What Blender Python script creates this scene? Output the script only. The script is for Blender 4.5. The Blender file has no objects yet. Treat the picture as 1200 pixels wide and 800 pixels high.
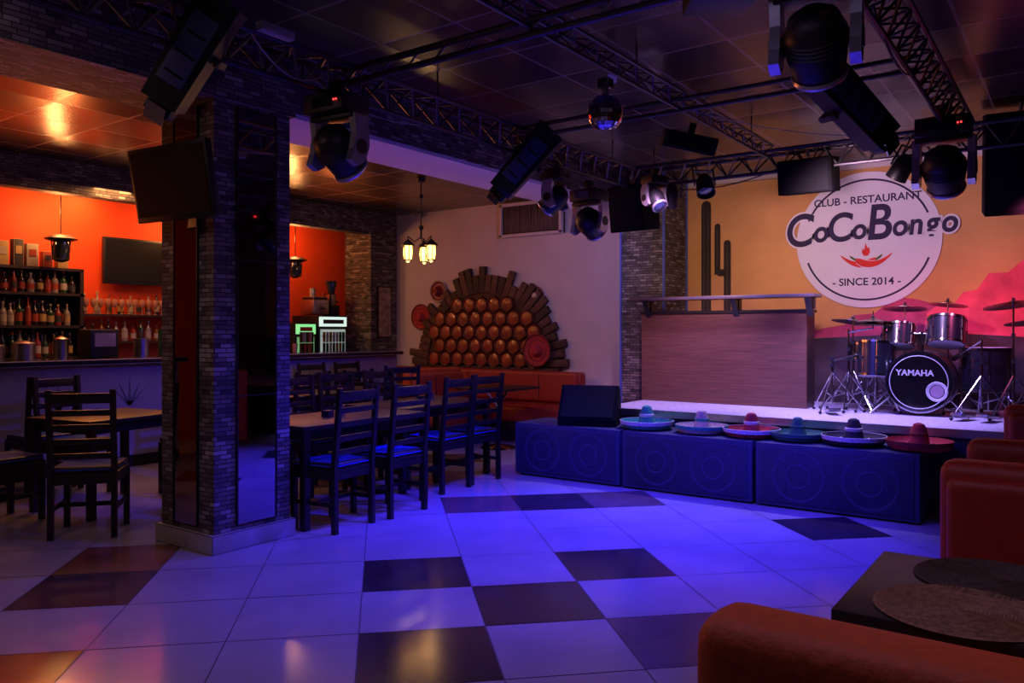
import bpy, bmesh, math, random
from mathutils import Vector, Matrix, Euler
random.seed(3)
sc=bpy.context.scene
sc.view_settings.view_transform='Standard'
R=math.radians
# ------------------------------------------------------------ materials
def _new(name):
    m=bpy.data.materials.new(name); m.use_nodes=True
    nt=m.node_tree; return m,nt,nt.nodes['Principled BSDF']
def mat(name,col,rough=.5,metal=0,es=0,ecol=None,var=.12,scale=9,bump=0,coat=0,stretch=None,spec=None):
    m,nt,b=_new(name)
    tc=nt.nodes.new('ShaderNodeTexCoord'); n=nt.nodes.new('ShaderNodeTexNoise'); n.inputs['Scale'].default_value=scale
    n.inputs['Detail'].default_value=4
    if stretch:
        mp=nt.nodes.new('ShaderNodeMapping'); mp.inputs['Scale'].default_value=stretch
        nt.links.new(tc.outputs['Object'],mp.inputs['Vector']); nt.links.new(mp.outputs['Vector'],n.inputs['Vector'])
    else: nt.links.new(tc.outputs['Object'],n.inputs['Vector'])
    r=nt.nodes.new('ShaderNodeValToRGB')
    r.color_ramp.elements[0].position=.3; r.color_ramp.elements[1].position=.7
    r.color_ramp.elements[0].color=[max(0,c*(1-var)) for c in col]+[1]
    r.color_ramp.elements[1].color=[min(1,c*(1+var)) for c in col]+[1]
    nt.links.new(n.outputs['Fac'],r.inputs['Fac']); nt.links.new(r.outputs['Color'],b.inputs['Base Color'])
    b.inputs['Roughness'].default_value=rough; b.inputs['Metallic'].default_value=metal
    b.inputs['Coat Weight'].default_value=coat
    if spec is not None: b.inputs['Specular IOR Level'].default_value=spec
    if es: b.inputs['Emission Color'].default_value=list(ecol or col)+[1]; b.inputs['Emission Strength'].default_value=es
    if bump:
        bp=nt.nodes.new('ShaderNodeBump'); bp.inputs['Strength'].default_value=bump; bp.inputs['Distance'].default_value=.01
        nt.links.new(n.outputs['Fac'],bp.inputs['Height']); nt.links.new(bp.outputs['Normal'],b.inputs['Normal'])
    return m
def brickmat(name,cols,mortar,w,h,ms,rough=.7,flat=False,off=.5,bump=.6,grad=1.0,tilt=0,sq=None):
    m,nt,b=_new(name); N=nt.nodes.new; L=nt.links.new
    g=N('ShaderNodeNewGeometry'); s=N('ShaderNodeSeparateXYZ'); L(g.outputs['Position'],s.inputs[0])
    c=N('ShaderNodeCombineXYZ')
    if flat: L(s.outputs[0],c.inputs[0]); L(s.outputs[1],c.inputs[1])
    else:
        a=N('ShaderNodeMath'); a.operation='ADD'; L(s.outputs[0],a.inputs[0]); L(s.outputs[1],a.inputs[1])
        L(a.outputs[0],c.inputs[0]); L(s.outputs[2],c.inputs[1])
    t=N('ShaderNodeTexBrick'); L(c.outputs[0],t.inputs['Vector'])
    t.offset=off; t.squash=1
    if sq if sq is not None else not flat: t.squash=1.7; t.squash_frequency=3
    t.inputs['Scale'].default_value=1; t.inputs['Brick Width'].default_value=w; t.inputs['Row Height'].default_value=h
    t.inputs['Mortar Size'].default_value=ms; t.inputs['Mortar Smooth'].default_value=.1
    t.inputs['Color1'].default_value=(0,0,0,1); t.inputs['Color2'].default_value=(1,1,1,1); t.inputs['Mortar'].default_value=(.5,.5,.5,1)
    r=N('ShaderNodeValToRGB'); e=r.color_ramp.elements
    k=len(cols)
    e[0].position=0; e[0].color=list(cols[0])+[1]; e[1].position=1; e[1].color=list(cols[-1])+[1]
    for i in range(1,k-1):
        q=e.new(i/(k-1)); q.color=list(cols[i])+[1]
    L(t.outputs['Color'],r.inputs['Fac'])
    mx=N('ShaderNodeMix'); mx.data_type='RGBA'; L(t.outputs['Fac'],mx.inputs[0]); L(r.outputs['Color'],mx.inputs[6]); mx.inputs[7].default_value=list(mortar)+[1]
    n=N('ShaderNodeTexNoise'); n.inputs['Scale'].default_value=14; n.inputs['Detail'].default_value=5; L(g.outputs['Position'],n.inputs['Vector'])
    mm=N('ShaderNodeMix'); mm.data_type='RGBA'; mm.blend_type='MULTIPLY'; mm.inputs[0].default_value=.5*grad
    L(mx.outputs[2],mm.inputs[6]); L(n.outputs['Fac'],mm.inputs[7]); L(mm.outputs[2],b.inputs['Base Color'])
    b.inputs['Roughness'].default_value=rough
    bp=N('ShaderNodeBump'); bp.inputs['Strength'].default_value=bump; bp.inputs['Distance'].default_value=.01; bp.invert=True
    ad=N('ShaderNodeMath'); ad.operation='SUBTRACT'; L(t.outputs['Fac'],ad.inputs[0])
    mu=N('ShaderNodeMath'); mu.operation='MULTIPLY'; mu.inputs[1].default_value=.5*grad; L(t.outputs['Color'],mu.inputs[0]); L(mu.outputs[0],ad.inputs[1])
    L(ad.outputs[0],bp.inputs['Height']); L(bp.outputs['Normal'],b.inputs['Normal'])
    if tilt:
        dv=N('ShaderNodeVectorMath'); dv.operation='DIVIDE'; L(c.outputs[0],dv.inputs[0]); dv.inputs[1].default_value=(w,h,1)
        fl=N('ShaderNodeVectorMath'); fl.operation='FLOOR'; L(dv.outputs[0],fl.inputs[0])
        wn=N('ShaderNodeTexWhiteNoise'); wn.noise_dimensions='3D'; L(fl.outputs[0],wn.inputs['Vector'])
        sb=N('ShaderNodeVectorMath'); sb.operation='SUBTRACT'; L(wn.outputs['Color'],sb.inputs[0]); sb.inputs[1].default_value=(.5,.5,.5)
        sl=N('ShaderNodeVectorMath'); sl.operation='SCALE'; L(sb.outputs[0],sl.inputs[0]); sl.inputs['Scale'].default_value=tilt
        av=N('ShaderNodeVectorMath'); av.operation='ADD'; L(sl.outputs[0],av.inputs[0]); L(g.outputs['Normal'],av.inputs[1])
        nv=N('ShaderNodeVectorMath'); nv.operation='NORMALIZE'; L(av.outputs[0],nv.inputs[0]); L(nv.outputs[0],bp.inputs['Normal'])
    return m
SC_=[(.05,.043,.045),(.20,.165,.15),(.085,.07,.07),(.46,.41,.38),(.12,.10,.10),(.30,.25,.22),(.06,.05,.05)]
STONE=brickmat('slate_stone',SC_,(.02,.017,.018),.085,.030,.003,bump=.9)
STONEF=brickmat('slate_stone_soffit',SC_,(.02,.017,.018),.085,.030,.003,bump=.9,flat=True,sq=True)
WOOD_D=mat('dark_wood',(.012,.008,.007),.38,scale=3,stretch=(12,12,1.5),var=.5)
WOOD_T=mat('table_wood',(.03,.014,.010),.4,scale=4,stretch=(1,10,1),var=.4)
BLACK=mat('black_plastic',(.008,.008,.010),.45)
BLACKM=mat('black_matte',(.005,.005,.006),.8,spec=.1)
BLACKG=mat('black_gloss',(.006,.006,.008),.12,coat=.5)
METAL=mat('steel',(.55,.55,.58),.3,1)
TRUSSM=mat('truss_steel',(.085,.08,.09),.4,.8)
SILVER=mat('silver_plastic',(.50,.50,.56),.28,.7)
CHROME=mat('chrome',(.55,.55,.60),.16,1)
CUSH=mat('blue_cushion',(.02,.06,.42),.8,scale=40)
REDL=mat('red_leather',(.30,.025,.016),.5,bump=.15,scale=30)
ORGL=mat('orange_leather',(.42,.062,.009),.62,bump=.25,scale=60)
PLASTER=mat('white_plaster',(.58,.50,.55),.85,scale=3,var=.05,bump=.1)
PLAST2=mat('soffit_plaster',(.75,.70,.80),.8,scale=3,var=.04)
ORANGE=mat('orange_paint',(.85,.075,.008),.7,scale=2,var=.08)
DARKW=mat('dark_paint',(.06,.045,.05),.8)
MIRR=mat('mirror_panel',(.36,.36,.44),.03,1,var=.02)
GLASSD=mat('lens_glass',(.02,.03,.05),.05,0,coat=1)
BLUEG=mat('lens_blue',(.03,.04,.12),.05,.3,coat=1,es=.05,ecol=(.15,.2,1))
REDLED=mat('red_led',(1,.02,.02),.4,es=8)
# ------------------------------------------------------------ builder
class B:
    def __init__(s): s.bm=bmesh.new(); s.m=[]; s.T=Matrix.Identity(4)
    def mi(s,m):
        if m not in s.m: s.m.append(m)
        return s.m.index(m)
    def _fin(s,verts,m,smooth):
        i=s.mi(m); fs={f for v in verts for f in v.link_faces}
        for f in fs: f.material_index=i; f.smooth=smooth
        return fs
    def box(s,c,d,m,rot=None,bev=0,seg=2,smooth=None):
        M=s.T@Matrix.Translation(c)
        if rot: M=M@Euler(rot).to_matrix().to_4x4()
        M=M@Matrix.Diagonal((d[0],d[1],d[2],1))
        vs=bmesh.ops.create_cube(s.bm,size=1,matrix=M)['verts']
        s._fin(vs,m,bool(bev))
        if bev:
            es=list({e for v in vs for e in v.link_edges})
            bmesh.ops.bevel(s.bm,geom=es,offset=bev,segments=seg,profile=.6,affect='EDGES',clamp_overlap=True)
        return vs
    def b2(s,x0,x1,y0,y1,z0,z1,m,bev=0,seg=2):
        s.box(((x0+x1)/2,(y0+y1)/2,(z0+z1)/2),(x1-x0,y1-y0,z1-z0),m,bev=bev,seg=seg)
    def cyl(s,p,q,r,m,r2=None,seg=14,cap=True):
        p=Vector(p);q=Vector(q);d=q-p;L=d.length
        if L<1e-6: return
        M=s.T@Matrix.Translation((p+q)/2)@d.to_track_quat('Z','Y').to_matrix().to_4x4()
        vs=bmesh.ops.create_cone(s.bm,cap_ends=cap,cap_tris=False,segments=seg,radius1=r,radius2=r if r2 is None else r2,depth=L,matrix=M)['verts']
        s._fin(vs,m,True)
    def sph(s,c,r,m,sc=(1,1,1),u=18,v=12,rot=None):
        M=s.T@Matrix.Translation(c)
        if rot: M=M@Euler(rot).to_matrix().to_4x4()
        M=M@Matrix.Diagonal((r*sc[0],r*sc[1],r*sc[2],1))
        vs=bmesh.ops.create_uvsphere(s.bm,u_segments=u,v_segments=v,radius=1,matrix=M)['verts']
        s._fin(vs,m,True)
    def lathe(s,prof,m,c=(0,0,0),seg=24,M=None,sc=(1,1,1)):
        T=s.T@Matrix.Translation(c)
        if M is not None: T=T@M
        rings=[]
        for r,z in prof:
            if r<1e-5: rings.append([s.bm.verts.new(T@Vector((0,0,z*sc[2])))])
            else: rings.append([s.bm.verts.new(T@Vector((r*sc[0]*math.cos(2*math.pi*k/seg),r*sc[1]*math.sin(2*math.pi*k/seg),z*sc[2]))) for k in range(seg)])
        i=s.mi(m)
        for a,b in zip(rings[:-1],rings[1:]):
            for k in range(seg):
                k2=(k+1)%seg
                if len(a)==1 and len(b)==1: continue
                if len(a)==1: vs=[a[0],b[k],b[k2]]
                elif len(b)==1: vs=[a[k],b[0],a[k2]]
                else: vs=[a[k],b[k],b[k2],a[k2]]
                try: f=s.bm.faces.new(vs)
                except ValueError: continue
                f.material_index=i; f.smooth=True
    def prism(s,pts,ext,m):
        a=[s.bm.verts.new(s.T@Vector(p)) for p in pts]
        b=[s.bm.verts.new(s.T@(Vector(p)+Vector(ext))) for p in pts]
        i=s.mi(m); n=len(pts); fs=[s.bm.faces.new(a),s.bm.faces.new(b[::-1])]
        for k in range(n): fs.append(s.bm.faces.new([a[k],b[k],b[(k+1)%n],a[(k+1)%n]]))
        for f in fs: f.material_index=i
    def tube(s,pts,r,m,seg=8):
        for p,q in zip(pts[:-1],pts[1:]): s.cyl(p,q,r,m,seg=seg)
        for p in pts[1:-1]: s.sph(p,r,m,u=8,v=6)
    def done(s,name,loc=(0,0,0),rz=0,parent=None):
        bmesh.ops.recalc_face_normals(s.bm,faces=s.bm.faces)
        for e in s.bm.edges:
            if len(e.link_faces)==2 and e.calc_face_angle(0)>R(38): e.smooth=False
        me=bpy.data.meshes.new(name); s.bm.to_mesh(me); s.bm.free()
        for m in s.m: me.materials.append(m)
        o=bpy.data.objects.new(name,me); sc.collection.objects.link(o); o.location=loc; o.rotation_euler=(0,0,rz)
        if parent: o.parent=parent
        return o
def dup(o,loc,rz=0,name=None):
    n=bpy.data.objects.new(name or o.name.split('.')[0],o.data); sc.collection.objects.link(n); n.location=loc; n.rotation_euler=(0,0,rz); return n
def empty(name,loc=(0,0,0)):
    e=bpy.data.objects.new(name,None); sc.collection.objects.link(e); e.location=loc; return e
XW=9.1; YW=9.6; X0=-2.5; Y0=-3.0; H=3.24
# ------------------------------------------------------------ floor
TL=mat('tile_light',(.36,.315,.345),.15,scale=2.5,var=.10)
TD=mat('tile_dark',(.040,.026,.034),.17,scale=4,var=.3)
TB=mat('tile_brown',(.17,.06,.03),.2,scale=4,var=.3)
TV=mat('tile_mauve',(.13,.08,.085),.17,scale=4,var=.2)
GR=mat('grout',(.12,.10,.10),.8)
b=B()
b.b2(X0,XW,Y0,YW,-.12,-.003,GR)
dark={(0,-1),(0,1),(1,0),(2,1),(2,4),(5,2),(-3,1),(7,0)}
mauve={(1,4),(3,4),(2,-1),(-6,1),(4,7),(1,8),(-1,6),(6,4)}
brown={(-3,2),(-3,-1),(-7,3)}
A=Vector((2.638,2.788,0)); s_=.604; e1=Vector((.7071,-.7071,0)); e2=Vector((.7071,.7071,0)); g=.003
tb=bmesh.new()
b.mi(TL);b.mi(TD);b.mi(TB);b.mi(TV)
for i in range(-20,22):
    for j in range(-20,22):
        p=A+e1*(i*s_)+e2*(j*s_)
        cxy=p+e1*s_/2+e2*s_/2
        if not(X0-.6<cxy.x<XW+.6 and Y0-.6<cxy.y<YW+.6): continue
        q=[p+e1*g+e2*g,p+e1*(s_-g)+e2*g,p+e1*(s_-g)+e2*(s_-g),p+e1*g+e2*(s_-g)]
        t1,t2=random.uniform(-.0006,.0006),random.uniform(-.0006,.0006)
        q[0].z+=t1;q[1].z+=t2;q[2].z-=t1;q[3].z-=t2
        f=tb.faces.new([tb.verts.new(v) for v in q])
        f.material_index=2 if (i,j) in dark else 3 if (i,j) in brown else 4 if (i,j) in mauve else 1
for co,no in(((X0,0,0),(-1,0,0)),((XW,0,0),(1,0,0)),((0,Y0,0),(0,-1,0)),((0,YW,0),(0,1,0))):
    bmesh.ops.bisect_plane(tb,geom=tb.verts[:]+tb.edges[:]+tb.faces[:],plane_co=co,plane_no=no,clear_outer=True)
tm=bpy.data.meshes.new('t'); tb.to_mesh(tm); b.bm.from_mesh(tm)
b.done('floor')
# ------------------------------------------------------------ shell
CEIL=brickmat('ceiling_panels',[(.040,.025,.022),(.058,.036,.03),(.08,.048,.038)],(.24,.17,.14),.6,.6,.010,rough=.27,flat=True,off=0,bump=.35,grad=.4,tilt=.10)
b=B(); b.b2(X0,XW,Y0,YW,H,H+.1,CEIL); b.done('ceiling')
b=B(); b.b2(XW,XW+.15,Y0,YW,-.12,H+.1,PLASTER); b.done('wall_east')
b=B(); b.b2(X0,XW,YW,YW+.15,-.12,H+.1,ORANGE); b.done('wall_north')
b=B(); b.b2(X0-.15,X0,Y0,YW,-.12,H+.1,DARKW); b.done('wall_west')
b=B(); b.b2(X0,XW,Y0-.15,Y0,-.12,H+.1,DARKW); b.done('wall_south')
b=B(); b.b2(X0,XW,4.5,5.16,2.96,H,STONE); b.b2(3.66,XW,4.52,5.14,2.93,2.96,PLAST2); b.b2(X0,3.66,4.505,5.155,2.93,2.96,STONEF); b.b2(X0,3.66,4.5,4.505,2.93,2.96,STONE); b.done('trim_beam')
b=B(); b.b2(X0,8.54,8.77,8.95,2.90,H,STONE); b.b2(X0,8.54,8.775,8.945,2.897,2.90,STONEF); b.b2(X0,8.54,8.95,YW,3.05,H,mat('soffit',(.25,.12,.08),.6)); b.done('trim_cornice')
# columns
b=B(); b.b2(3.03,3.63,4.53,5.13,.12,2.93,STONE)
b.b2(3.0,3.66,4.5,5.16,0,.12,mat('plinth_tile',(.40,.36,.36),.3),bev=.004)
b.b2(3.20,3.50,4.518,4.53,.16,2.9,MIRR); b.b2(3.018,3.03,4.70,4.96,.16,2.9,MIRR)
for x in(3.19,3.50): b.b2(x,x+.01,4.512,4.53,.16,2.9,BLACK)
for y in(4.69,4.96): b.b2(3.012,3.03,y,y+.01,.16,2.9,BLACK)
for z in(1.0,1.9): b.b2(3.20,3.50,4.514,4.519,z,z+.006,BLACK)
b.done('stone_column')
b=B(); b.b2(8.54,XW,8.77,9.33,0,H,STONE); b.done('stone_column')
b=B(); b.b2(8.44,XW,3.92,4.47,0,H,STONE); 
for x,y in((8.44,3.92),(8.44,4.47),(9.08,3.915)): b.b2(x-.012,x+.012,y-.012,y+.012,0,H,mat('blue_trim',(.08,.12,.5),.4))
b.done('stone_column')
# high window with curtain
b=B(); CUR=mat('brown_curtain',(.13,.08,.065),.9,stretch=(1,30,1),scale=3,var=.4)
b.b2(9.04,9.1,5.66,6.69,2.75,3.2,BLACK)
for i in range(24):
    y=5.72+i*.038; b.cyl((9.03,y,2.80),(9.03,y+.004*random.uniform(-3,3),3.16),.02,CUR,seg=8)
for y in(5.68,6.67): b.b2(9.0,9.06,y-.02,y+.02,2.75,3.2,PLASTER)
for z in(2.76,3.19): b.b2(9.0,9.06,5.66,6.69,z-.02,z+.02,PLASTER)
b.done('window_1')
b=B(); b.b2(9.08,9.1,4.47,8.77,0,.1,WOOD_D); b.done('baseboard_east')
# ------------------------------------------------------------ stage
STG=mat('stage_carpet',(.40,.36,.46),.85,scale=60,var=.3,bump=.3)
STF=mat('stage_front',(.03,.03,.05),.6)
b=B(); b.b2(7.1,9.06,Y0+.03,3.90,0,.63,STF); b.b2(7.08,9.07,Y0+.03,3.90,.63,.66,STG); b.b2(7.08,8.40,3.90,4.02,0,.66,STG); b.b2(7.06,7.09,Y0+.03,4.02,.60,.665,METAL); b.done('stage_platform')
# backdrop
bd=empty('stage_backdrop',(9.1,1.5,1.9)); BI=Matrix.Translation((-9.1,-1.5,-1.9))
def bdpart(name,pts,x,m,th=.004):
    b=B(); b.prism([(x,y,z) for y,z in pts],(-th,0,0),m); o=b.done(name,parent=bd); o.matrix_parent_inverse=BI; return o
SKY=mat('backdrop_sand',(.62,.31,.11),.85,scale=1.5,var=.18)
bdpart('canvas',[(3.9,.66),(3.9,3.16),(-2.9,3.16),(-2.9,.66)],9.095,SKY,.02)
PINK=mat('backdrop_pink',(.75,.08,.13),.85,scale=4,var=.3)
PINK2=mat('backdrop_pink_dark',(.42,.05,.12),.85,scale=6,var=.3)
bdpart('mesa_far',[(2.6,1.36),(2.33,1.46),(2.1,1.50),(2.02,1.6),(1.8,1.62),(1.6,1.79),(1.4,1.76),(1.2,1.70),(.9,1.72),(.6,1.75),(.4,1.6),(.4,1.36)],9.074,PINK2)
bdpart('mesa_near',[(1.35,1.36),(1.3,1.62),(1.2,1.70),(1.05,1.72),(.98,1.82),(.86,1.84),(.76,2.0),(.6,2.0),(.47,2.12),(.1,2.18),(-.3,2.1),(-.4,1.8),(-.9,1.7),(-1.2,1.36)],9.069,PINK)
bdpart('ground',[(3.9,.66),(3.9,1.30),(2.6,1.34),(1.2,1.42),(.2,1.36),(-2.9,1.3),(-2.9,.66)],9.064,mat('backdrop_ground',(.05,.028,.04),.85,scale=5,var=.4))
CAC=mat('backdrop_cactus',(.03,.022,.02),.9); CAC2=mat('backdrop_cactus_rib',(.07,.05,.03),.9)
def cact(y,z0,z1,w):
    p=[(y-w,z0),(y+w,z0)]; 
    for k in range(7): a=math.pi*k/6; p.append((y+w*math.cos(a),z1-w+w*math.sin(a)))
    return p
bdpart('cactus_1',cact(3.66,1.2,2.98,.058),9.058,CAC); bdpart('cactus_2',cact(3.52,2.10,2.70,.034),9.058,CAC)
bdpart('cactus_3',cact(3.40,1.2,2.50,.04),9.058,CAC); bdpart('cactus_arm',[(3.535,2.20),(3.55,2.14),(3.51,2.08),(3.40,2.08),(3.40,2.16),(3.49,2.16)],9.057,CAC)
for i,(y,z0,z1) in enumerate(((3.685,1.3,2.9),(3.635,1.3,2.9),(3.52,2.2,2.64),(3.40,1.3,2.44))): bdpart('cactus_rib_%d'%i,cact(y,z0,z1,.007),9.0525,CAC2,.002)
LW=mat('logo_white',(.68,.64,.72),.8,scale=2,var=.04); LN=mat('logo_navy',(.025,.015,.06),.8); LR=mat('logo_red',(.65,.03,.02),.8); LG=mat('logo_green',(.05,.12,.03),.8)
cy,cz=1.88,2.40
def ringpart(name,r0,r1,a0,a1,x,m,n=48):
    b=B()
    P=lambda r,k:(x,cy+r*math.cos(a0+(a1-a0)*k/n),cz+r*math.sin(a0+(a1-a0)*k/n))
    for k in range(n): b.prism([P(r1,k),P(r1,k+1),P(r0,k+1),P(r0,k)],(-.003,0,0),m)
    o=b.done(name,parent=bd); o.matrix_parent_inverse=BI
bdpart('logo_disc',[(cy+.72*math.cos(2*math.pi*k/64),cz+.72*math.sin(2*math.pi*k/64)) for k in range(64)],9.054,LW)
ringpart('logo_ring_top',.625,.645,R(22),R(158),9.049,LN); ringpart('logo_ring_bottom',.625,.645,R(200),R(340),9.049,LN)
def text(name,s,size,y,z,m,x=9.048,off=0,shear=0,sx=1):
    cu=bpy.data.curves.new(name,'FONT'); cu.body=s; cu.size=size; cu.align_x='CENTER'; cu.offset=off; cu.extrude=.001; cu.shear=shear
    cu.materials.append(m); o=bpy.data.objects.new(name,cu); sc.collection.objects.link(o)
    M=Matrix(((0,0,-1,x),(-1,0,0,y),(0,1,0,z),(0,0,0,1)))@Matrix.Diagonal((sx,1,1,1))
    o.parent=bd; o.matrix_parent_inverse=BI; o.matrix_basis=M
    return o
text('logo_line_top','CLUB - RESTAURANT',.112,cy,cz+.39,LN,off=.002)
for i,(c,u,s,dz) in enumerate((('C',-.64,.50,-.03),('o',-.405,.33,0),('C',-.215,.43,-.01),('o',-.01,.31,0),('B',.18,.52,-.02),('o',.385,.31,0),('n',.535,.31,0),('g',.685,.31,0),('o',.84,.31,0))):
    u=u-.06; zz=cz+.02+dz+u*.02
    text('logo_halo_%d'%i,c,s,cy-u,zz,LW,x=9.047,off=.030,sx=.86,shear=.12)
    text('logo_letter_%d'%i,c,s,cy-u,zz,LN,x=9.043,off=.009,sx=.86,shear=.12)
text('logo_line_bottom','- SINCE 2014 -',.11,cy,cz-.48,LN,off=.002)
def chili(sg,w0):
    n=16; P_=[]; Q_=[]
    for k in range(n+1):
        t=k/n; y=sg*(-.10+.36*t); z=-.215-.075*math.sin(2.5*t)+.11*t*t
        w=w0*(min(1,.55+t*3)*(1-t)**.55)+.001
        P_.append((cy+y,cz+z+w)); Q_.append((cy+y,cz+z-w))
    return P_+Q_[::-1]
bdpart('logo_chili_1',chili(1,.042),9.0475,LR,.003); bdpart('logo_chili_edge',chili(-1,.052),9.0465,LW,.003); bdpart('logo_chili_2',chili(-1,.042),9.0455,LR,.003)
for sg in(1,-1): bdpart('logo_stem_%d'%(sg+2),[(cy-sg*.10,cz-.20),(cy-sg*.10,cz-.225),(cy-sg*.15,cz-.19),(cy-sg*.165,cz-.16),(cy-sg*.15,cz-.165)],9.0445,LG,.003)
bdpart('logo_flame',[(cy-.02,cz-.17),(cy+.02,cz-.17),(cy+.042,cz-.13),(cy+.03,cz-.09),(cy+.015,cz-.11),(cy+.005,cz-.03),(cy-.015,cz-.09),(cy-.03,cz-.08),(cy-.04,cz-.13)],9.046,LR)
# DJ desk
DW=mat('desk_wood',(.125,.048,.030),.5,scale=3,stretch=(1,1.2,40),var=.35)
b=B(); b.b2(8.12,8.16,2.24,4.04,.663,1.62,DW); b.b2(8.16,8.42,2.24,2.28,.663,1.62,WOOD_T); b.b2(8.16,8.42,3.86,3.90,.663,1.62,WOOD_T)
b.b2(8.10,8.43,2.22,3.9,1.62,1.65,WOOD_D); b.b2(8.10,8.40,3.9,4.05,1.62,1.65,WOOD_D)
b.b2(7.96,8.24,2.12,4.12,1.765,1.80,mat('desk_shelf',(.08,.07,.10),.3),bev=.006)
for y in(2.2,2.95,3.95):
    b.b2(8.08,8.2,y-.03,y+.03,1.65,1.765,WOOD_D); b.prism([(8.0,y-.03,1.765),(8.12,y-.03,1.765),(8.12,y-.03,1.58)],(0,.06,0),WOOD_D)
b.done('dj_desk')
# subwoofers
SUB=mat('sub_carpet',(.035,.04,.09),.7,scale=80,var=.25,bump=.2)
SUBG=mat('sub_grille',(.020,.024,.06),.55,scale=120,var=.5,bump=.4)
def sub(L):
    b=B(); b.b2(0,.57,0,L,.015,.52,SUB,bev=.008)
    b.b2(-.012,.0,.04,L-.04,.05,.485,SUBG,bev=.004)
    Mx=Matrix.Rotation(R(-90),4,'Y')
    for yc in(L*.28,L*.72):
        b.lathe([(.185,0),(.195,.003),(.205,0)],SUB,c=(-.012,yc,.265),M=Mx,seg=40)
        b.lathe([(.085,0),(.09,.003),(.1,0)],SUB,c=(-.012,yc,.265),M=Mx,seg=32)
    for y in(.05,L-.05):
        for x in(.06,.5): b.cyl((x,y,0),(x,y,.02),.02,BLACK)
    return b
sub(1.17).done('subwoofer',(6.5,3.46,0)); sub(1.2).done('subwoofer',(6.5,2.23,0)); sub(1.22).done('subwoofer',(6.5,.98,0))
# wedge monitor
b=B(); b.prism([(0,0,0),(.46,0,0),(.50,0,.12),(.42,0,.34),(.27,0,.38),(-.02,0,.07)],(0,.56,0),BLACKM)
gm=mat('speaker_grille',(.008,.008,.012),.7,scale=150,var=.5,spec=.15)
b.prism([(-.010,.03,.085),(-.018,.03,.093),(.250,.03,.380),(.258,.03,.374)],(0,.50,0),gm)
b.cyl((.24,-.004,.17),(.24,.002,.17),.05,gm,seg=20); b.box((.36,-.003,.12),(.06,.012,.08),BLACKG,bev=.004); b.box((.30,.0,.30),(.12,.02,.03),BLACKG,bev=.005)
o=b.done('floor_monitor_speaker',(6.69,3.60,.521),R(20)); o.scale=(.78,1,1)
# sombreros
def hatm(n,c): return mat(n,c,.8,scale=60,var=.25,bump=.3)
HC={'cream':hatm('straw',(.55,.44,.34)),'green':hatm('green_felt',(.04,.30,.22)),'red':hatm('red_felt',(.40,.03,.04)),'blue':hatm('blue_felt',(.05,.2,.5)),'black':hatm('black_felt',(.02,.02,.03)),'white':hatm('white_cord',(.6,.57,.57)),'dgreen':hatm('dark_green_felt',(.03,.13,.10)),'yel':hatm('yellow_cord',(.6,.4,.1)),'dred':hatm('dark_red_felt',(.2,.02,.02))}
def hat(c,c2,c3,s=1):
    b=B(); 
    b.lathe([(0,.20),(.02,.205),(.04,.195),(.055,.16),(.078,.06),(.088,.022),(.11,.012),(.17,.008),(.215,.022),(.238,.05),(.245,.075),(.25,.074),(.243,.046),(.22,.014),(.17,0),(0,0)],HC[c],seg=36)
    b.lathe([(.239,.05),(.247,.078),(.252,.076),(.246,.045)],HC[c2],seg=36)
    for r,z,m in((.135,.013,c2),(.19,.018,c3)): b.lathe([(r-.012,z-.004),(r,z+.004),(r+.012,z-.001)],HC[m],seg=36)
    b.lathe([(.084,.04),(.091,.045),(.09,.025),(.096,.02)],HC[c3],seg=30); b.lathe([(.062,.135),(.068,.13),(.069,.11),(.066,.105)],HC[c2],seg=30)
    for k in range(18):
        a=k*math.pi/9; b.sph((.215*math.cos(a),.215*math.sin(a),.026),.010,HC[c2],u=6,v=4)
    o=b.done('sombrero'); o.scale=(s,s,s*1.05); return o
for (c,c2,c3,y,s) in(('green','white','cream',3.32,1.0),('cream','green','red',2.78,.94),('red','white','dred',2.33,.96),('dgreen','dgreen','green',1.94,.90),('black','white','black',1.50,.98)):
    o=hat(c,c2,c3,s); o.location=(6.78,y,.521)
o=hat('red','dred','yel',.96); o.location=(6.78,1.03,.521)
# ------------------------------------------------------------ drums
DS=mat('drum_shell',(.010,.010,.018),.3,coat=.3); DH=mat('drum_head',(.5,.5,.56),.5); CYM=mat('cymbal_bronze',(.34,.27,.19),.25,1,scale=2)
b=B()
def drum(c,ax,r,h,head=DH,hb=DH):
    c=Vector(c); ax=Vector(ax).normalized(); p=c-ax*h/2; q=c+ax*h/2
    b.cyl(p,q,r,DS,seg=32)
    b.cyl(q-ax*.014,q+ax*.006,r+.008,CHROME,seg=32); b.cyl(q+ax*.004,q+ax*.008,r-.004,head,seg=32)
    b.cyl(p-ax*.006,p+ax*.014,r+.008,CHROME,seg=32); b.cyl(p-ax*.008,p-ax*.004,r-.004,hb,seg=32)
    u=ax.orthogonal().normalized(); v=ax.cross(u)
    for k in range(8):
        a=k*math.pi/4+.2; o=(u*math.cos(a)+v*math.sin(a))*(r+.008)
        b.cyl(p+o,q+o,.003,CHROME,seg=6); b.box(c+o,(.014,.014,.022),CHROME)
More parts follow.
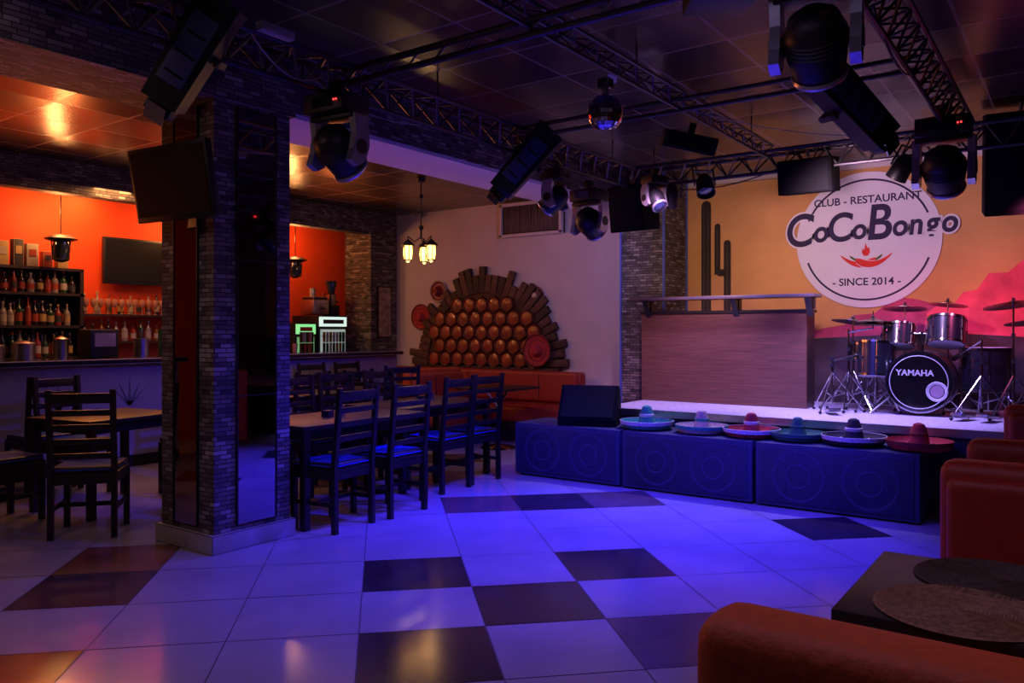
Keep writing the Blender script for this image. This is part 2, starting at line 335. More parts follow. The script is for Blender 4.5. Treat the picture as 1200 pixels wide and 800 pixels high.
def stand(x,y,z0,z1,spread=.25,a0=.3):
    b.cyl((x,y,z0+.12),(x,y,z1),.008,CHROME,seg=8); b.cyl((x,y,z0+.10),(x,y,z0+.5),.012,CHROME,seg=8)
    b.box((x,y,z0+.5),(.03,.03,.04),BLACK); b.box((x,y,(z0+z1)/2+.2),(.03,.03,.035),BLACK)
    for k in range(3):
        a=a0+k*2.094; e=(x+spread*math.cos(a),y+spread*math.sin(a),z0+.01)
        b.cyl((x,y,z0+.38),e,.007,CHROME,seg=6); b.cyl((x,y,z0+.14),(x+.5*spread*math.cos(a),y+.5*spread*math.sin(a),z0+.19),.006,CHROME,seg=6); b.sph(e,.016,BLACK,u=8,v=6)
def cymbal(x,y,z,r,tx,ty):
    M=Euler((tx,ty,0)).to_matrix().to_4x4()
    b.lathe([(0,.03),(.025,.026),(.04,.012),(r*.6,.002),(r,-.012),(r,-.015),(r*.6,-.001),(0,.02)],CYM,c=(x,y,z),M=M,seg=36)
    b.sph((x,y,z+.04),.014,BLACK,u=8,v=6)
zs=.668
drum((8.22,1.22,zs+.30),(-1,0,0),.275,.40,head=BLACKG,hb=DH)
Mx=Matrix.Rotation(R(-90),4,'Y')
b.lathe([(.236,.0),(.240,.003),(.244,0)],DH,c=(8.0,1.22,zs+.30),M=Mx,seg=40)
b.lathe([(.062,.0),(.085,.006),(.09,0)],DH,c=(8.004,1.07,zs+.22),M=Mx,seg=30)
b.lathe([(0,.004),(.055,.004),(.056,0)],mat('port_hole',(.3,.2,.3),.7),c=(8.006,1.07,zs+.22),M=Mx,seg=24)
for sy in(-1,1): b.cyl((8.08,1.22+sy*.22,zs+.18),(7.96,1.22+sy*.40,zs),.009,CHROME,seg=6)
drum((8.20,1.02,zs+.76),(.30,.0,1),.155,.24); drum((8.22,1.42,zs+.72),(.3,0,1),.14,.2)
b.cyl((8.2,1.22,zs+.55),(8.2,1.22,zs+.76),.015,CHROME); b.cyl((8.2,1.08,zs+.74),(8.2,1.36,zs+.74),.01,CHROME)
drum((8.32,.72,zs+.42),(0,0,1),.2,.38)
for k in range(3): a=k*2.09; b.cyl((8.32+.21*math.cos(a),.72+.21*math.sin(a),zs),(8.32+.21*math.cos(a),.72+.21*math.sin(a),zs+.45),.007,CHROME,seg=6)
drum((8.40,1.72,zs+.56),(.1,.0,1),.178,.15); stand(8.40,1.72,zs,zs+.5)
drum((8.15,1.60,zs+.50),(.12,0,1),.16,.32); stand(8.15,1.60,zs,zs+.34,.22)
for x,y,z,r,tx,ty in((8.25,1.83,1.53,.20,.1,.12),(8.55,1.42,1.66,.2,0,.12),(8.55,1.05,1.69,.17,.1,.1),(8.15,.50,1.67,.235,-.15,.1),(8.35,.35,1.52,.24,-.1,.1),(8.6,.1,1.6,.22,-.1,.1)):
    cymbal(x,y,z,r,tx,ty); stand(x,y,zs,z+.05,.3,y)
for dz in(0,.03): cymbal(8.1,1.62,1.50+dz,.17,0,.03)
stand(8.1,1.84,zs,1.45,.25,1.1); b.cyl((8.1,1.62,1.45),(8.1,1.62,1.62),.006,CHROME)
b.cyl((8.1,1.84,1.42),(8.1,1.62,1.46),.008,CHROME)
stand(7.95,.72,zs,1.35,.28,.2); b.cyl((7.95,.72,1.35),(8.12,.90,1.22),.008,CHROME); b.cyl((8.12,.90,1.22),(8.18,.96,1.18),.022,BLACK)
stand(7.95,1.95,zs,1.15,.28,.9); b.cyl((7.95,1.95,1.15),(8.1,1.78,1.2),.008,CHROME); b.cyl((8.1,1.78,1.2),(8.14,1.74,1.2),.022,BLACK)
b.box((8.52,1.25,zs+.04),(.25,.1,.02),METAL,rot=(0,.15,0)); b.box((7.75,1.9,zs+.03),(.28,.1,.03),METAL,rot=(0,.12,.4),bev=.005)
b.box((7.85,.85,zs+.04),(.26,.1,.03),METAL,rot=(0,.12,-.3),bev=.005); b.box((7.82,.66,zs+.04),(.26,.1,.03),METAL,rot=(0,.12,-.3),bev=.005)
b.lathe([(0,.55),(.15,.55),(.17,.52),(.165,.47),(0,.46)],BLACK,c=(8.75,1.2,zs)); stand(8.75,1.2,zs,zs+.5,.22)
kit=b.done('drum_kit')
LT=text('drum_badge','YAMAHA',.075,1.25,zs+.36,DH,x=7.998,off=.002)
LT.parent=kit; LT.matrix_parent_inverse=Matrix.Identity(4)
b=B()
b.box((8.35,-.75,zs+.78),(.34,1.15,.10),BLACK,bev=.01); b.box((8.27,-.75,zs+.835),(.14,1.05,.012),DH)
for sx in(-.35,.35):
    b.cyl((8.2,-.75+sx,zs+.73),(8.55,-.75+sx,zs+.01),.014,BLACK); b.cyl((8.55,-.75+sx,zs+.73),(8.15,-.75+sx,zs+.01),.014,BLACK)
b.cyl((8.37,-1.1,zs+.37),(8.37,-.4,zs+.37),.012,BLACK); b.done('keyboard_on_stand')
# ------------------------------------------------------------ sun wall decoration
b=B(); yc,zc=7.0,.93
RW=[mat('ray_wood_%d'%i,c,.65,scale=5,stretch=(1,1,6),var=.4) for i,c in enumerate([(.05,.020,.017),(.085,.034,.028),(.028,.014,.014)])]
SB=mat('sun_base',(.045,.009,.007),.6); POT=mat('clay_pot',(.28,.060,.020),.3,scale=6,var=.3,coat=.3); POTR=mat('clay_rim',(.12,.022,.012),.5)
n=48; b.prism([(9.09,yc+1.12*math.cos(math.pi*k/n),zc+1.12*math.sin(math.pi*k/n)) for k in range(n+1)],(-.05,0,0),SB)
nr=33
for k in range(nr):
    a=math.pi*(k+.5)/nr-.01; L=random.choice([.10,.14,.20,.26,.32])
    c0=1.08+L/2
    b.T=Matrix.Translation((9.05,yc,zc))@Matrix.Rotation(a,4,'X')
    b.box((0,c0,0),(random.uniform(.05,.08),L+.06,.100),random.choice(RW),bev=.004)
b.T=Matrix.Identity(4)
rp=.112
row=0; z=.10
while z<1.0:
    off=0 if row%2==0 else rp*1.0
    for k in range(-7,8):
        y=off+k*rp*2.0
        if math.hypot(y,z)<1.15-rp*.95:
            b.lathe([(rp*1.08,0),(rp*1.08,.05),(rp*1.0,.065),(rp*.88,.06),(rp*.84,.03)],POTR,c=(9.04,yc+y,zc+z),M=Mx,seg=6)
            b.lathe([(rp*.88,.02),(rp*.74,.055),(rp*.3,.068),(0,.07)],POT,c=(9.04,yc+y,zc+z),M=Mx,seg=20)
    z+=rp*1.74; row+=1
b.box((9.04,yc,zc-.03),(.09,2.6,.06),RW[0],bev=.005)
b.done('sun_wall_decoration')
def wallhat(y,z,r,c,c2,name='wall_sombrero'):
    b=B(); b.lathe([(0,.10),(r*.25,.10),(r*.35,.07),(r*.42,.02),(r*.8,.015),(r,.04),(r*1.02,.035),(r*.8,.0),(0,0)],HC[c],M=Mx,seg=30)
    b.lathe([(r*.9,.03),(r*.97,.045),(r*1.03,.035)],HC[c2],M=Mx,seg=30); b.lathe([(r*.6,.014),(r*.65,.022),(r*.7,.016)],HC[c2],M=Mx,seg=30)
    return b.done(name,(9.095,y,z))
wallhat(8.23,1.65,.19,'red','dred'); wallhat(7.88,2.03,.16,'dred','cream'); wallhat(6.1,1.92,.12,'cream','red')
o=wallhat(6.02,1.17,.22,'red','dred'); o.location.x=8.98
# ------------------------------------------------------------ trusses
def truss(p,q,name,w=.2,rc=.017,rw=.008):
    b=B(); p=Vector(p);q=Vector(q);d=(q-p).normalized();s=d.cross(Vector((0,0,1))).normalized(); L=(q-p).length
    offs=[s*w/2+Vector((0,0,w*.43)),-s*w/2+Vector((0,0,w*.43)),Vector((0,0,-w*.43))]
    for o in offs: b.cyl(p+o,q+o,rc,TRUSSM,seg=8)
    nseg=max(2,int(L/.24))
    for f,g_ in((0,2),(1,2),(0,1)):
        for k in range(nseg):
            a=p+d*(L*k/nseg); c=p+d*(L*(k+.5)/nseg); e=p+d*(L*(k+1)/nseg)
            b.cyl(a+offs[f],c+offs[g_],rw,TRUSSM,seg=5); b.cyl(c+offs[g_],e+offs[f],rw,TRUSSM,seg=5)
    for t in(.08,.5,.92):
        c=p+d*L*t; b.cyl(c+Vector((0,0,w*.4)),(c.x,c.y,H),.006,TRUSSM,seg=6)
    return b.done(name)
truss((1.2,3.7,2.95),(7.3,3.7,2.95),'lighting_truss'); truss((7.2,3.8,2.95),(7.2,-.6,2.95),'lighting_truss')
truss((2.0,.8,2.97),(7.1,.8,2.97),'lighting_truss'); truss((2.0,2.3,3.03),(7.1,2.3,3.03),'lighting_truss',.11,.012,.005)
b=B()
for z in(2.95,3.03): b.cyl((3.38,3.7,z),(3.38,.6,z),.02,TRUSSM,seg=8)
for k in range(14): b.cyl((3.38,3.6-k*.21,2.95),(3.38,3.5-k*.21,3.03),.007,TRUSSM,seg=5)
b.done('lighting_pipe')
b=B()
for z in(2.97,3.05): b.cyl((5.2,3.7,z),(5.2,.8,z),.016,TRUSSM,seg=8)
b.done('lighting_pipe')
# ------------------------------------------------------------ fixtures
def moving_head(loc,pan,tilt,s=1,led=False):
    b=B(); 
    b.box((0,0,.09),(.05,.08,.1),BLACK,bev=.008); b.cyl((-.05,0,.13),(.05,0,.13),.03,BLACK)
    b.box((0,0,-.01),(.34,.27,.13),BLACK,bev=.02); b.box((0,-.137,-.01),(.18,.005,.07),BLACKG)
    if led: b.sph((.1,-.14,-.01),.006,REDLED,u=6,v=4); b.sph((.12,-.14,-.01),.006,REDLED,u=6,v=4)
    b.box((0,0,-.09),(.36,.13,.04),BLACK,bev=.015)
    for sx in(-1,1):
        x=sx*.172
        ys=[(-.05,-.08),(.07,-.09),(.10,-.17),(.10,-.28),(.06,-.38),(-.01,-.42),(-.08,-.39),(-.05,-.31),(-.03,-.2)]
        b.prism([(x-.024,y,z) for y,z in ys],(.048,0,0),SILVER)
        b.cyl((x-.030,0.02,-.29),(x+.030,0.02,-.29),.05,BLACK,seg=20)
    b.T=Matrix.Translation((0,0,-.28))@Matrix.Rotation(tilt,4,'X')
    b.lathe([(0,.15),(.06,.145),(.11,.11),(.135,.04),(.138,-.04),(.125,-.12),(.115,-.17),(.122,-.175),(.122,-.19),(.10,-.195)],BLACK,seg=28)
    b.lathe([(.122,-.165),(.128,-.18),(.122,-.195),(.105,-.20),(.10,-.19)],SILVER,seg=28)
    b.lathe([(.10,-.19),(.07,-.212),(0,-.222)],BLUEG,seg=28)
    for k in range(4): b.lathe([(.137,-.03+.02*k),(.142,-.027+.02*k),(.137,-.022+.02*k)],BLACK,seg=28)
    b.T=Matrix.Identity(4)
    o=b.done('moving_head_light',loc,pan); o.scale=(s,s,s); return o
SP=mat('scan_panel',(.05,.06,.16),.4)
def scanner(loc,rot,s=1):
    b=B()
    b.prism([(-.12,-.11,.33),(.12,-.11,.33),(.10,-.10,-.30),(-.10,-.10,-.30)],(0,.2,0),BLACK)
    b.box((0,0,.345),(.25,.23,.03),BLACK,bev=.01)
    for k in range(7): b.box((0,.095,.25-k*.03),(.16,.012,.012),BLACKG)
    b.box((0,-.115,.03),(.15,.012,.42),SP,bev=.004)
    for z in(-.12,.0,.12): b.box((0,-.122,z),(.11,.004,.012),BLACKG)
    b.box((0,.02,-.33),(.15,.15,.08),BLACK,bev=.02); b.box((0,-.05,-.36),(.11,.012,.12),MIRR,rot=(R(35),0,0))
    for sx in(-1,1): b.box((sx*.14,.06,.05),(.012,.2,.04),TRUSSM); b.cyl((sx*.12,0,.05),(sx*.15,0,.05),.025,BLACK)
    b.box((0,.16,.05),(.29,.012,.04),TRUSSM); b.cyl((0,.16,.05),(0,.24,.05),.02,BLACK)
    o=b.done('scanner_light',loc); o.rotation_euler=rot; o.scale=(s,s,s); return o
vr=R(-54.3)
scanner((2.33,3.68,2.82),(R(15),R(32),vr+R(15)),.92)
moving_head((3.30,3.68,2.80),vr+R(-30),R(50),.92,led=True)
scanner((5.2,3.62,2.76),(R(10),R(42),vr),.95)
moving_head((5.8,3.7,2.78),vr+R(60),R(50),.72)
moving_head((6.36,3.7,2.68),vr-R(40),R(55),.85)
moving_head((3.66,.97,3.0),vr-R(28),R(50),.98,led=True)
scanner((5.02,1.12,2.76),(R(10),R(-48),vr),.9)
moving_head((6.30,.80,2.86),vr-R(35),R(48),1.0,led=True)
moving_head((6.7,3.2,2.82),vr+R(30),R(-40),.6)
b=B(); b.box((0,0,0),(.30,.2,.10),BLACK,bev=.01); b.sph((-.02,-.102,0),.006,REDLED,u=6,v=4); b.sph((.03,-.102,0),.006,REDLED,u=6,v=4); b.cyl((0,0,.05),(0,0,.2),.012,METAL); o=b.done('laser_projector',(3.66,1.42,3.02),vr)
def par(loc,rot):
    b=B(); b.lathe([(0,.12),(.05,.12),(.09,.05),(.10,-.12),(.093,-.12),(.085,.04),(0,.05)],BLACK,seg=24); b.lathe([(.09,-.08),(.05,-.1),(0,-.105)],GLASSD,seg=24)
    for sx in(-1,1): b.box((sx*.11,0,.09),(.01,.03,.2),BLACK)
    b.box((0,0,.19),(.23,.03,.01),BLACK); o=b.done('par_can_light',loc); o.rotation_euler=rot; o.scale=(.85,.85,.85); return o
par((7.05,3.2,2.72),(R(25),0,vr)); par((7.1,1.2,2.76),(R(30),R(20),vr)); par((6.9,2.8,2.76),(R(-30),0,vr))
b=B(); b.box((0,0,0),(.42,.22,.14),BLACK,bev=.012); b.box((0,-.112,0),(.34,.006,.09),BLACKG); b.box((0,0,.1),(.05,.05,.1),BLACK); o=b.done('strobe_light',(5.95,2.55,2.93),vr); o.rotation_euler=(R(15),R(12),vr)
SG=mat('spk_grille',(.012,.012,.016),.85,scale=150,var=.6,spec=.1)
def spk(loc,d,rot):
    b=B(); b.box((0,0,0),d,BLACKM,bev=.012); b.box((-d[0]/2-.004,0,0),(.01,d[1]*.9,d[2]*.92),SG,bev=.003)
    b.cyl((0,0,d[2]/2),(0,0,d[2]/2+.08),.015,METAL); o=b.done('hanging_speaker',loc); o.rotation_euler=rot; return o
spk((7.3,3.72,2.68),(.32,.40,.46),(0,R(-8),R(-5))); spk((7.25,1.98,2.80),(.3,.46,.30),(0,R(-8),0)); spk((7.55,.42,2.78),(.42,.50,.80),(0,R(-12),R(8)))
# mirror ball
b=B(); FAC=mat('mirror_facets',(.5,.5,.6),.08,1); 
rb=.115
P=lambda t,p:Vector((rb*math.sin(t)*math.cos(p),rb*math.sin(t)*math.sin(p),rb*math.cos(t)))
for i in range(14):
    for k in range(28):
        t0=math.pi*i/14; t1=math.pi*(i+1)/14; p0=2*math.pi*k/28; p1=2*math.pi*(k+.9)/28
        t1b=t0+(t1-t0)*.9
        vs=[b.bm.verts.new(P(*x)) for x in((t0+.003,p0),(t0+.003,p1),(t1b,p1),(t1b,p0))]
        f=b.bm.faces.new(vs); f.material_index=b.mi(FAC)
b.sph((0,0,0),rb*.97,BLACK); b.cyl((0,0,rb*.95),(0,0,rb+.03),.02,METAL); b.cyl((0,0,rb),(0,0,3.24-2.80),.004,METAL); b.box((0,0,.18),(.08,.08,.07),BLACK,bev=.01)
b.done('mirror_ball',(4.4,2.44,2.80))
b=B(); WC=mat('white_cable',(.35,.35,.38),.5)
def cable(a,c,sag,m,r=.006):
    a=Vector(a);c=Vector(c); pts=[a.lerp(c,t/10)+Vector((0,0,-sag*4*(t/10)*(1-t/10))) for t in range(11)]; b.tube(pts,r,m,6)
cable((2.6,3.6,3.05),(3.2,3.7,2.95),.12,WC,.004); cable((3.2,3.7,2.88),(4.2,3.75,2.88),.06,WC,.003); cable((4.4,3.6,2.88),(5.2,3.6,2.85),.05,BLACK)
cable((5.3,3.7,2.95),(6.3,3.7,2.9),.12,BLACK); cable((7.2,3.6,2.9),(7.2,2.2,2.9),.12,BLACK); cable((4.0,.8,2.95),(5.2,.8,2.95),.12,BLACK); cable((5.2,2.3,3.0),(6.9,1.0,2.98),.1,WC,.003)
b.box((2.75,3.55,3.05),(.22,.06,.05),WC,bev=.01); b.box((4.6,2.5,3.1),(.2,.06,.05),WC,rot=(0,0,.5),bev=.01); b.done('power_cables')
# ------------------------------------------------------------ furniture
def chair_mesh():
    b=B()
    for sx in(-1,1):
        b.prism([(sx*.2-.018,-.22,0),(sx*.2-.018,-.18,0),(sx*.2-.018,-.175,.45),(sx*.2-.018,-.235,1.03),(sx*.2-.018,-.265,1.03),(sx*.2-.018,-.215,.45)],(.036,0,0),WOOD_D)
        b.box((sx*.2,.19,.215),(.038,.038,.43),WOOD_D,bev=.003)
        b.box((sx*.2,0,.20),(.02,.36,.03),WOOD_D); b.box((sx*.2,0,.40),(.022,.36,.05),WOOD_D)
    b.box((0,.19,.40),(.37,.022,.05),WOOD_D); b.box((0,-.19,.40),(.37,.022,.05),WOOD_D); b.box((0,0,.20),(.38,.02,.03),WOOD_D)
    b.box((0,.005,.44),(.43,.42,.022),WOOD_D,bev=.004)
    b.box((0,.01,.472),(.41,.40,.045),CUSH,bev=.018,seg=3)
    for k in range(5):
        z=.57+k*.1; y=-.195-.06*(z-.45)/.58
        b.box((0,y,z),(.37,.016,.042 if k<4 else .07),WOOD_D,rot=(R(6),0,0),bev=.003)
    return b
ch=None
def chair(x,y,th):
    global ch
    if ch is None: ch=chair_mesh().done('dining_chair',(x,y,0),R(th-90))
    else: dup(ch,(x,y,0),R(th-90))
for c in((4.0,4.50,96),(4.58,4.50,92),(5.5,4.78,93),(6.0,4.82,88),(4.15,5.60,-90),(4.75,5.60,-88),(5.4,5.80,-92),(6.0,5.80,-90),
         (5.3,6.50,90),(5.9,6.50,92),(5.3,7.50,-90),(5.9,7.50,-90),(7.0,6.75,60),
         (2.86,5.76,50),(2.62,6.62,8),(3.45,7.22,-80),(4.12,6.45,185),(4.75,7.35,95),(3.4,7.75,90),(2.55,7.5,60),(6.75,7.75,-90),(7.35,7.75,-90)): chair(*c)
def table(x,y,L,W,rz=0,top=WOOD_T):
    b=B(); b.box((0,0,.735),(L,W,.03),top,bev=.004); b.box((0,0,.68),(L-.12,W-.12,.08),WOOD_D)
    for sx in(-1,1):
        for sy in(-1,1): b.box((sx*(L/2-.04),sy*(W/2-.04),.36),(.055,.055,.72),WOOD_D,bev=.004)
    return b.done('dining_table',(x,y,0),rz)
table(4.4,4.87,1.34,.75); table(5.75,5.22,1.3,.75); table(5.6,6.98,1.3,.7); table(3.38,6.5,.9,.75,R(10)); table(7.1,7.2,1.1,.6)
def pedtable(x,y):
    b=B(); b.box((0,0,.735),(.75,.75,.03),WOOD_T,bev=.006); b.cyl((0,0,.02),(0,0,.72),.03,CHROME); b.lathe([(0,.05),(.04,.045),(.2,.015),(.22,0),(0,0)],CHROME)
    for s in(-1,1): b.cyl((s*.22,0,.70),(0,0,.5),.015,CHROME)
    return b.done('pedestal_table',(x,y,0))
pedtable(7.85,5.85)
b=B()
for x,y in((4.3,4.9),(5.8,5.25),(5.6,7.0)):
    b.box((x,y,.775),(.10,.06,.05),BLACK,rot=(0,0,.4)); b.cyl((x+.15,y,.752),(x+.15,y,.83),.02,CHROME); b.cyl((x+.2,y+.05,.752),(x+.2,y+.05,.83),.02,REDL)
b.done('table_condiments')
def sofa(L,m,name='booth_sofa',hb=.95):
    b=B(); b.box((.08,-L/2,hb/2+.02),(.17,L,hb-.04),m,bev=.06,seg=4); b.box((.38,-L/2,.36),(.50,L-.02,.20),m,bev=.05,seg=4)
    b.box((.36,-L/2,.14),(.46,L-.04,.26),BLACK,bev=.01)
    b.box((.17,-L/2,.70),(.10,L-.06,.40),m,bev=.045,seg=4)
    k=1
    while k*.6<L-.1: b.cyl((.223,-k*.6,.54),(.223,-k*.6,.86),.004,BLACK,seg=6); k+=1
    return b
sofa(1.9,ORGL,hb=.955).done('booth_sofa',(1.25,.535,0))
def sflip(L,m,x,y,hb=.95):
    return sofa(L,m,hb=hb).done('booth_sofa',(x,y,0),R(180))
sflip(1.9,REDL,3.48,.44-1.9); sofa(1.9,REDL).done('booth_sofa',(4.05,.43,0)); sflip(1.9,REDL,6.25,.43-1.9)
sflip(3.3,REDL,8.97,5.25,hb=.9)
sofa(1.0,ORGL).done('booth_sofa',(8.3,6.95,0),R(-90))
b=B(); b.box((0,0,.735),(.64,1.35,.032),mat('near_table_top',(.030,.022,.028),.4,scale=3,stretch=(8,1,1),var=.4),bev=.006)
b.cyl((0,.3,.02),(0,.3,.72),.04,BLACK); b.cyl((0,-.35,.02),(0,-.35,.72),.04,BLACK)
for y in(.3,-.35): b.lathe([(0,.05),(.05,.045),(.2,.015),(.22,0),(0,0)],BLACK,c=(0,y,0))
b.done('booth_table',(2.36,-.17,0))
def placemat(x,y,col):
    b=B(); m=mat('wicker_'+col[0],col[1],.85,scale=70,var=.4,bump=.5); pr=[(0,.006)]
    for k in range(1,25): r=k*.0077; pr+= [(r-.003,.007),(r,.004)]
    pr+=[(.19,.007),(.197,.003),(.19,0),(0,0)]
    b.lathe(pr,m,seg=48); return b.done('woven_placemat',(x,y,.752))
placemat(2.20,.24,('brown',(.22,.13,.10))); placemat(2.53,.20,('dark',(.05,.035,.04)))
b=B(); b.box((0,0,.735),(.7,1.35,.03),WOOD_T,bev=.006)
for y in(.3,-.35): b.cyl((0,y,.02),(0,y,.72),.04,BLACK); b.lathe([(0,.05),(.05,.045),(.2,.015),(.22,0),(0,0)],BLACK,c=(0,y,0))
b.done('booth_table',(5.15,-.4,0))
# ------------------------------------------------------------ bar
CT=mat('counter_top',(.02,.016,.02),.2,coat=.3); CF=mat('counter_front',(.34,.31,.34),.5,scale=5,var=.12)
b=B(); b.b2(1.0,8.5,8.2,8.62,0,1.09,CF); b.b2(.95,8.53,8.08,8.68,1.09,1.145,CT,bev=.008); b.b2(1.0,8.5,8.185,8.2,0,.12,BLACK)
GC=mat('counter_cactus',(.12,.16,.15),.7)
for k in range(10):
    x=1.6+k*.72; 
    for dx,a in((0,0),(-.05,.5),(.05,-.5),(.08,-.9),(-.08,.9)):
        b.prism([(x-.02,8.196,.65),(x+.02,8.196,.65),(x+dx*2.4,8.196,.96-abs(a)*.12)],(0,.004,0),GC)
b.done('bar_counter')
SH=mat('shelf_wood',(.03,.014,.010),.5)
b=B()
for x in(2.6,3.55,4.5): b.b2(x-.02,x+.02,9.25,9.59,.0,2.12,SH)
for z in(.9,1.13,1.48,1.84,2.12): b.b2(2.58,4.52,9.25,9.59,z-.015,z+.015,SH)
b.b2(2.6,4.5,9.25,9.59,0,.9,SH); b.b2(2.6,4.5,9.57,9.59,.9,2.12,SH)
for z in(1.30,1.62): b.b2(4.55,7.2,9.35,9.59,z-.012,z+.012,SH)
b.b2(4.6,7.2,9.2,9.59,0,.95,SH)
b.done('bar_shelving')
BC=[mat('bottle_%d'%i,c,.08,coat=.8) for i,c in enumerate([(.04,.02,.012),(.22,.07,.015),(.02,.06,.025),(.32,.27,.25),(.02,.015,.015),(.32,.04,.02)])]
LB=[mat('label_%d'%i,c,.6) for i,c in enumerate([(.5,.43,.36),(.42,.06,.035),(.05,.045,.05),(.5,.34,.12)])]
b=B()
def bottle(x,y,z,h,r,m,l):
    b.lathe([(0,0),(r,.0),(r,.01),(r,h*.55),(r*.85,h*.63),(r*.35,h*.72),(r*.32,h*.95),(0,h*.95)],m,c=(x,y,z),seg=10)
    b.lathe([(r*1.03,h*.15),(r*1.03,h*.45)],l,c=(x,y,z),seg=10); b.cyl((x,y,z+h*.9),(x,y,z+h),r*.4,random.choice(LB),seg=8)
for z,hh in((1.147,.31),(1.497,.31),(1.857,.25)):
    for yy in(9.32,9.45):
        x=2.7
        while x<4.44:
            if abs(x-3.55)>.06: bottle(x,yy+random.uniform(-.015,.015),z,hh*random.uniform(.75,1),random.uniform(.03,.040),random.choice(BC),random.choice(LB))
            x+=random.uniform(.075,.095)
x=4.62
while x<7.1: bottle(x,9.45,1.314,random.uniform(.2,.28),random.uniform(.03,.04),random.choice(BC),random.choice(LB)); x+=random.uniform(.078,.11)
x=4.66
while x<7.1: bottle(x,9.53,1.634,random.uniform(.22,.3),random.uniform(.03,.036),random.choice(BC),random.choice(LB)); x+=random.uniform(.1,.16)
b.done('liquor_bottles')
GL=mat('glassware',(.55,.25,.18),.08,.1,coat=1)
b=B(); x=4.62
while x<7.1:
    b.lathe([(.028,0),(.028,.004),(.005,.01),(.005,.07),(.03,.1),(.035,.15),(.03,.18)],GL,c=(x,9.41,1.634),seg=10)
    x+=.085
x=5.3
while x<6.9:
    b.lathe([(0,0),(.025,0),(.034,.12)],GL,c=(x,8.5,1.147),seg=10); x+=random.uniform(.1,.4)
b.done('drinking_glasses')
b=B()
for x,c,w,h in((2.9,0,.12,.28),(3.1,1,.1,.24),(3.35,2,.14,.2),(3.72,3,.12,.26),(3.88,2,.10,.29),(4.02,0,.12,.25),(4.18,1,.10,.18),(4.34,3,.11,.24)):
    b.box((x,9.4,2.138+h/2),(w,.1,h),LB[c],bev=.003)
    b.box((x,9.348,2.138+h*.6),(w*.6,.004,h*.3),LB[(c+1)%4])
b.done('gift_boxes')
def tv(loc,rot,w,h):
    b=B(); b.box((0,0,0),(w,.05,h),BLACK,bev=.008); b.box((0,-.026,0.005),(w-.05,.006,h-.06),mat('tv_screen',(.006,.006,.008),.45,spec=.25)); b.box((0,.05,0),(w*.4,.06,h*.4),BLACK,bev=.01)
    b.cyl((0,.06,0),(0,.12,0),.03,BLACK); o=b.done('wall_tv',loc); o.rotation_euler=rot; return o
tv((5.35,9.48,2.28),(0,0,0),1.0,.56)
tv((2.84,4.68,2.37),(R(10),0,R(-90+6)),.74,.47)
def fridge(x0,x1,zt,gc,ec,es,label):
    b=B(); b.b2(x0,x1,8.98,9.55,0.02,zt,BLACK,bev=.01); b.b2(x0+.04,x1-.04,8.965,8.98,.15,zt-.2,mat('fridge_door',gc,.1,es=es*.35,ecol=ec),bev=.002)
    b.b2(x0+.02,x1-.02,8.96,8.98,zt-.16,zt-.02,mat('fridge_sign',gc,.4,es=es,ecol=ec))
    b.b2(x0+.08,x1-.08,8.957,8.961,zt-.12,zt-.06,LB[1] if label else LB[2])
    for z in(.5,.8,1.1,1.35): b.b2(x0+.05,x1-.05,8.955,8.966,z,z+.012,METAL)
    for k in range(7):
        for z in(.512,.812,1.112,1.27): 
            b.cyl((x0+.09+k*(x1-x0-.18)/6,8.955,z),(x0+.09+k*(x1-x0-.18)/6,8.955,z+.15),.022,random.choice(BC),seg=8)
    for y in(9.0,9.5): b.cyl((x0+.06,y,0),(x0+.06,y,.03),.02,BLACK); b.cyl((x1-.06,y,0),(x1-.06,y,.03),.02,BLACK)
    return b.done('display_fridge')
fridge(7.28,7.66,1.55,(.3,.7,.3),(.3,1,.35),.8,True); fridge(7.70,8.25,1.66,(.7,.75,.7),(.7,.95,.85),.9,False)
b=B()
b.box((0,0,.08),(.16,.2,.16),BLACK,bev=.01); b.box((0,.02,.24),(.12,.14,.2),METAL,bev=.02); b.lathe([(.05,.34),(.09,.5),(.09,.52),(0,.54)],GLASSD,seg=20); b.cyl((0,-.1,.22),(0,-.14,.2),.02,BLACK)
g1=b.done('coffee_grinder',(8.14,9.2,1.662))
b=B(); b.box((0,0,.12),(.3,.3,.22),METAL,bev=.03); b.box((0,0,.25),(.26,.26,.05),BLACK,bev=.01); b.cyl((0,-.15,.12),(0,-.2,.10),.02,BLACK); b.cyl((.08,-.1,.27),(.08,-.1,.33),.03,REDL); b.cyl((-.05,0,.27),(-.05,0,.40),.05,METAL)
b.done('coffee_machine',(7.87,9.25,1.662))
b=B()
for x,r,h in((2.9,.14,.12),(3.25,.12,.14),(3.55,.1,.16),(3.9,.07,.2)):
    b.lathe([(0,0),(r,0),(r,h),(r*1.05,h+.005),(r*.95,h+.01),(r*.3,h+.03),(0,h+.035)],METAL,c=(x,8.45,1.147),seg=20)
b.done('steel_pots')
b=B(); b.box((4.3,8.5,1.30),(.3,.3,.3),BLACK,bev=.02); b.box((4.3,8.35,1.34),(.22,.01,.14),METAL); b.cyl((4.75,8.45,1.147),(4.75,8.45,1.35),.08,METAL); b.cyl((5.0,8.45,1.147),(5.0,8.45,1.45),.05,BC[2]); b.done('bar_appliance')
b=B(); b.b2(8.68,8.95,8.745,8.77,1.35,2.1,mat('pict',(.35,.25,.18),.7,scale=12,var=.6)); 
for x in(8.67,8.95): b.b2(x,x+.015,8.74,8.77,1.33,2.12,WOOD_D)
for z in(1.33,2.1): b.b2(8.67,8.965,8.74,8.77,z,z+.02,WOOD_D)
b.done('wall_picture')
AMB=mat('amber_glass',(1,.6,.2),.3,es=9,ecol=(1,.42,.08))
